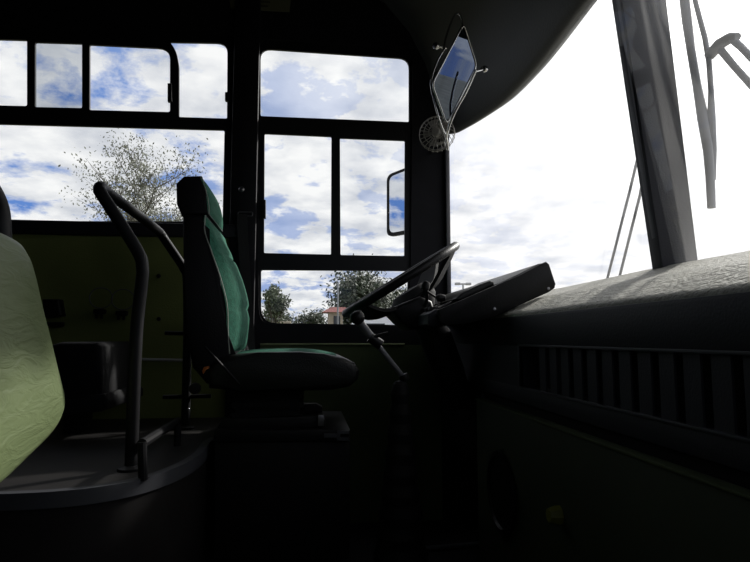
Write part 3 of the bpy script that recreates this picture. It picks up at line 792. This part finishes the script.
wb_ = thing('wiper', px(650, 200), 'windscreen wiper tucked against the left edge of the centre pillar', 'wiper', 'windscreen wipers')
bm = bmesh.new(); strip(bm, [(618, -30), (628, 20), (639, 80), (648, 140), (652, 190), (656, 226)], [.006, .006, .007, .009, .010, .008], 0); obj('blade', bm, 'wiperout', wb_, 60)
for pp_ in ([(642, 140), (630, 190), (607, 280)], [(648, 150), (640, 195), (619, 279)]):
    bm = bmesh.new(); strip(bm, pp_, [.0045, .0045, .0045], 0, 1.03); obj('rod', bm, 'wiperout', wb_, 60)

# ================================================================= OUTSIDE
def tree(name, base, height, spread, nleaf, leafm, leafs, label, seed, group=None, conic=False, lean=0, trunk_r=.12, cluster=.35):
    rnd = random.Random(seed)
    t = thing(name, base, label, 'tree', group)
    bt = bmesh.new(); bl = bmesh.new(); tips = []
    def branch(p, d, L, r, depth):
        pts = [p]; q = p
        for i in range(4):
            d = (d+Vector((rnd.uniform(-.22, .22), rnd.uniform(-.22, .22), rnd.uniform(-.02, .16)))).normalized()
            q = q+d*(L/4); pts.append(q)
            if depth < 3 and i > 0:
                for s in range(2 if depth else 3):
                    ang = rnd.uniform(0, 2*PI); side_ = Vector((math.cos(ang)*spread, math.sin(ang)*spread, rnd.uniform(.25, .9))).normalized()
                    f = (1-.2*i) if conic and depth == 0 else 1
                    branch(q, (d*.4+side_).normalized(), L*rnd.uniform(.42, .62)*f, r*.5, depth+1)
            if depth >= 2: tips.append(q)
        tube(bt, pts, [r*(1-.16*i) for i in range(5)], 6 if depth < 2 else 4)
        tips.append(q)
    branch(Vector(base), Vector((lean, 0, 1)).normalized(), height*.72, trunk_r, 0)
    for k in range(nleaf):
        c = rnd.choice(tips)+Vector((rnd.gauss(0, 1), rnd.gauss(0, 1), rnd.gauss(0, .8)))*cluster
        if c.z < base[2]+.3: continue
        a = Vector((rnd.uniform(-1, 1), rnd.uniform(-1, 1), rnd.uniform(-1, 1))).normalized(); b = a.orthogonal().normalized()
        s = leafs*rnd.uniform(.6, 1.3)
        bl.faces.new([bl.verts.new(c+a*s), bl.verts.new(c+b*s*.5), bl.verts.new(c-a*s), bl.verts.new(c-b*s*.5)])
    me = bpy.data.meshes.new('trunk'); bt.to_mesh(me); bt.free(); link('trunk', me, 'bark', t)
    me = bpy.data.meshes.new('foliage'); bl.to_mesh(me); bl.free(); link('foliage', me, leafm, t, 0)
    return t
def G(u, Y): p = P(u, 300, Y); return (p.x, Y, 0)
tree('poplar_tree', G(111, 15), 5.0, .9, 15000, 'leafpale', .036, 'sparse silvery leaved tree behind the left window', 3, trunk_r=.07, cluster=.19)
tree('broadleaf_tree', G(355, 34), 4.0, 1.5, 14000, 'leafdark', .12, 'big dark green tree seen through the low driver window', 5, trunk_r=.22, cluster=.55)
tree('broadleaf_tree', G(396, 48), 4.4, 1.3, 9000, 'leafdark', .14, 'dark green tree right of the big one, behind the steering wheel', 8, trunk_r=.22, cluster=.55)
tree('conifer_tree', G(273, 24), 3.7, .28, 4500, 'leafmid', .06, 'slim pale green young tree at the left end of the low driver window', 11, conic=True, trunk_r=.06, cluster=.09)
tree('conifer_tree', G(288, 42), 3.2, .4, 2500, 'leafdark', .09, 'small dark tree between the slim young tree and the shrubs', 12, conic=True, trunk_r=.08, cluster=.25)
tree('shrub', G(309, 58), 3.3, 1.2, 3500, 'leafdark', .16, 'low dark shrub just left of the red roofed kiosk', 13, trunk_r=.1, cluster=.4)
# hedge-like shrub behind van
tree('shrub', G(376, 62), 3.6, 1.3, 3500, 'leafmid', .16, 'mid green shrub beyond the white van', 14, trunk_r=.1, cluster=.5)
# kiosk with red roof
Yk = 30
ka, kb = P(326, 312, Yk), P(346, 312, Yk)
ks = thing('kiosk', ((ka.x+kb.x)/2, Yk+1, 0), 'small pale kiosk with a faded red roof in front of the trees', 'kiosk')
bm = bmesh.new(); box(bm, (ka.x+.15, Yk+.2, 0), (kb.x-.15, Yk+1.8, ka.z)); obj('wall', bm, 'beige', ks, 0)
bm = bmesh.new(); rz = P(330, 308, Yk).z; m_ = (ka.x+kb.x)/2
prism(bm, [Vector((ka.x-.2, Yk, ka.z)), Vector((kb.x+.6, Yk, ka.z)), Vector((kb.x, Yk+1, rz+.1)), Vector((ka.x+.3, Yk+1, rz+.1))], [Vector((ka.x-.2, Yk+2, ka.z)), Vector((kb.x+.6, Yk+2, ka.z)), Vector((kb.x, Yk+1.02, rz+.1)), Vector((ka.x+.3, Yk+1.02, rz+.1))]); obj('roof', bm, 'red', ks, 0)
bm = bmesh.new(); box(bm, (ka.x+.4, Yk+.17, 1.0), (ka.x+.75, Yk+.2, ka.z-.2)); obj('window', bm, 'darkglass', ks, 0)
# white van
Yv = 16; vz = P(370, 315.5, Yv).z; vx = P(331, 320, Yv).x
vn = thing('van', (vx+2.2, Yv+.9, 0), 'white van with a rounded roof parked beyond the low driver window', 'van')
pr = [(vx, .45), (vx+.05, 1.0), (vx+.25, 1.25), (vx+.75, vz-.10), (vx+1.0, vz-.02), (vx+1.4, vz), (vx+4.2, vz), (vx+4.4, vz-.12), (vx+4.45, .45)]
bm = bmesh.new(); prism(bm, [Vector((x, Yv, z)) for x, z in pr], [Vector((x, Yv+1.8, z)) for x, z in pr], .06, 3); obj('body', bm, 'white', vn)
bm = bmesh.new(); prism(bm, [Vector(p) for p in ((vx+.55, Yv-.01, 1.35), (vx+.85, Yv-.01, vz-.22), (vx+1.5, Yv-.01, vz-.22), (vx+1.5, Yv-.01, 1.35))], [Vector(p) for p in ((vx+.55, Yv+.02, 1.35), (vx+.85, Yv+.02, vz-.22), (vx+1.5, Yv+.02, vz-.22), (vx+1.5, Yv+.02, 1.35))]); obj('side_window', bm, 'darkglass', vn, 0)
for x in (vx+.9, vx+3.5):
    for y in (Yv-.02, Yv+1.62):
        lathe(bm := bmesh.new(), [(0, 0), (.33, 0), (.34, .05), (.34, .17), (.33, .2), (0, .2)], Vector((x, y, .34)), Vector((0, 1, 0)), 24); obj('wheel', bm, 'rubber', vn)
# low beige wall
a, b = P(259, 321, 26), P(291, 321, 26)
bm = bmesh.new(); box(bm, (a.x-2, 26, 0), (b.x, 26.2, a.z), .02)
tag(obj('garden_wall', bm, 'beige'), 'low beige wall in front of the slim young tree', 'wall')
# thin pole
a = P(338, 283, 28)
bm = bmesh.new(); tube(bm, [Vector((a.x, 28, 0)), a], .04, 8); tag(obj('utility_pole', bm, 'alu'), 'thin grey pole standing in front of the big tree', 'pole')
# lamp beyond the windscreen
a = P(463, 284, 40)
sl = thing('street_lamp', (a.x, 40, 0), 'distant double headed lamp seen just right of the windscreen corner post', 'street lamp')
bm = bmesh.new(); tube(bm, [Vector((a.x, 40, 0)), a], .07, 8); obj('pole', bm, 'alu', sl)
bm = bmesh.new(); tube(bm, [a+Vector((-.35, 0, .0)), a+Vector((.35, 0, .0))], .06, 6)
obj('arm', bm, 'alu', sl)
for s in (-1, 1):
    bm = bmesh.new(); box(bm, (a.x+s*.4-.18, 39.85, a.z-.08), (a.x+s*.4+.18, 40.15, a.z+.1), .03); obj('lamp_head', bm, 'alu', sl)

# ================================================================= SKY
w = bpy.data.worlds.new('World'); bpy.context.scene.world = w; w.use_nodes = True
nt = w.node_tree; nt.nodes.clear(); L = nt.links
def N(t): return nt.nodes.new(t)
out = N('ShaderNodeOutputWorld'); bg = N('ShaderNodeBackground'); L.new(bg.outputs[0], out.inputs[0])
tc = N('ShaderNodeTexCoord'); sep = N('ShaderNodeSeparateXYZ'); L.new(tc.outputs['Generated'], sep.inputs[0])
def math_(op, a, b=None, c=None):
    m = N('ShaderNodeMath'); m.operation = op
    for i, x in enumerate((a, b, c)):
        if x is None: continue
        if isinstance(x, (int, float)): m.inputs[i].default_value = x
        else: L.new(x, m.inputs[i])
    return m.outputs[0]
zz = math_('MAXIMUM', sep.outputs['Z'], 0.0); den = math_('ADD', zz, .22)
cx = math_('DIVIDE', sep.outputs['X'], den); cyy = math_('DIVIDE', sep.outputs['Y'], den)
comb = N('ShaderNodeCombineXYZ'); L.new(cx, comb.inputs[0]); L.new(cyy, comb.inputs[1])
n1_ = N('ShaderNodeTexNoise'); n1_.inputs['Scale'].default_value = 3.6; n1_.inputs['Detail'].default_value = 9; n1_.inputs['Roughness'].default_value = .62; n1_.inputs['Distortion'].default_value = .15
L.new(comb.outputs[0], n1_.inputs['Vector'])
ramp = N('ShaderNodeValToRGB'); L.new(n1_.outputs['Fac'], ramp.inputs[0])
el = ramp.color_ramp.elements
el[0].position = .37; el[0].color = (0, 0, 0, 1); el[1].position = .49; el[1].color = (1, 1, 1, 1)
# shading inside the clouds
n2_ = N('ShaderNodeTexNoise'); n2_.inputs['Scale'].default_value = 5; n2_.inputs['Detail'].default_value = 6
mp = N('ShaderNodeMapping'); mp.inputs['Location'].default_value = (3.1, 1.7, .4); L.new(comb.outputs[0], mp.inputs[0]); L.new(mp.outputs[0], n2_.inputs['Vector'])
r2 = N('ShaderNodeValToRGB'); L.new(n2_.outputs['Fac'], r2.inputs[0])
r2.color_ramp.elements[0].position = .32; r2.color_ramp.elements[0].color = (.58, .61, .68, 1)
r2.color_ramp.elements[1].position = .60; r2.color_ramp.elements[1].color = (1.0, 1.0, 1.0, 1)
SUN = Vector((.70, .50, .52)).normalized()
dt0 = N('ShaderNodeVectorMath'); dt0.operation = 'DOT_PRODUCT'; L.new(tc.outputs['Generated'], dt0.inputs[0]); dt0.inputs[1].default_value = SUN
veil = N('ShaderNodeMapRange'); L.new(dt0.outputs['Value'], veil.inputs[0]); veil.inputs[1].default_value = .38; veil.inputs[2].default_value = .85
cov = math_('MAXIMUM', ramp.outputs['Color'], veil.outputs[0])
mix = N('ShaderNodeMix'); mix.data_type = 'RGBA'; L.new(cov, mix.inputs['Factor'])
mix.inputs['A'].default_value = (.13, .27, .66, 1); L.new(r2.outputs['Color'], mix.inputs['B'])
# glow of the sun behind thin cloud
SUN = Vector((.70, .50, .52)).normalized()
dot = N('ShaderNodeVectorMath'); dot.operation = 'DOT_PRODUCT'; L.new(tc.outputs['Generated'], dot.inputs[0]); dot.inputs[1].default_value = SUN
dd = math_('MAXIMUM', dot.outputs['Value'], 0)
g1 = math_('MULTIPLY', math_('POWER', dd, 9), 1.1)
g2 = math_('MULTIPLY', math_('POWER', dd, 60), 10)
gl_ = math_('ADD', g1, g2)
add = N('ShaderNodeMix'); add.data_type = 'RGBA'; add.blend_type = 'ADD'; add.inputs['Factor'].default_value = 1
gc = N('ShaderNodeCombineColor'); 
L.new(gl_, gc.inputs[0]); L.new(math_('MULTIPLY', gl_, .98), gc.inputs[1]); L.new(math_('MULTIPLY', gl_, .95), gc.inputs[2])
L.new(mix.outputs['Result'], add.inputs['A']); L.new(gc.outputs[0], add.inputs['B'])
L.new(add.outputs['Result'], bg.inputs[0]); bg.inputs[1].default_value = 1.0

sun = bpy.data.lights.new('sun', 'SUN'); sun.energy = 4.5; sun.angle = math.radians(3); sun.color = (1, .97, .92)
so = bpy.data.objects.new('sun', sun); C.objects.link(so); so.rotation_euler = (-SUN).to_track_quat('-Z', 'Y').to_euler()

# ================================================================= CAMERA
cam = bpy.data.cameras.new('camera'); co = bpy.data.objects.new('camera', cam); C.objects.link(co)
cam.sensor_width = 36; cam.lens = F/750*36; cam.clip_start = .02; cam.clip_end = 500
R3 = Matrix((Rt, Up, -Fw)).transposed(); co.matrix_world = Matrix.Translation((0, 0, EZ)) @ R3.to_4x4()
sc = bpy.context.scene; sc.camera = co
sc.view_settings.view_transform = 'Standard'; sc.view_settings.look = 'None'; sc.view_settings.gamma = 1; sc.view_settings.exposure = 0
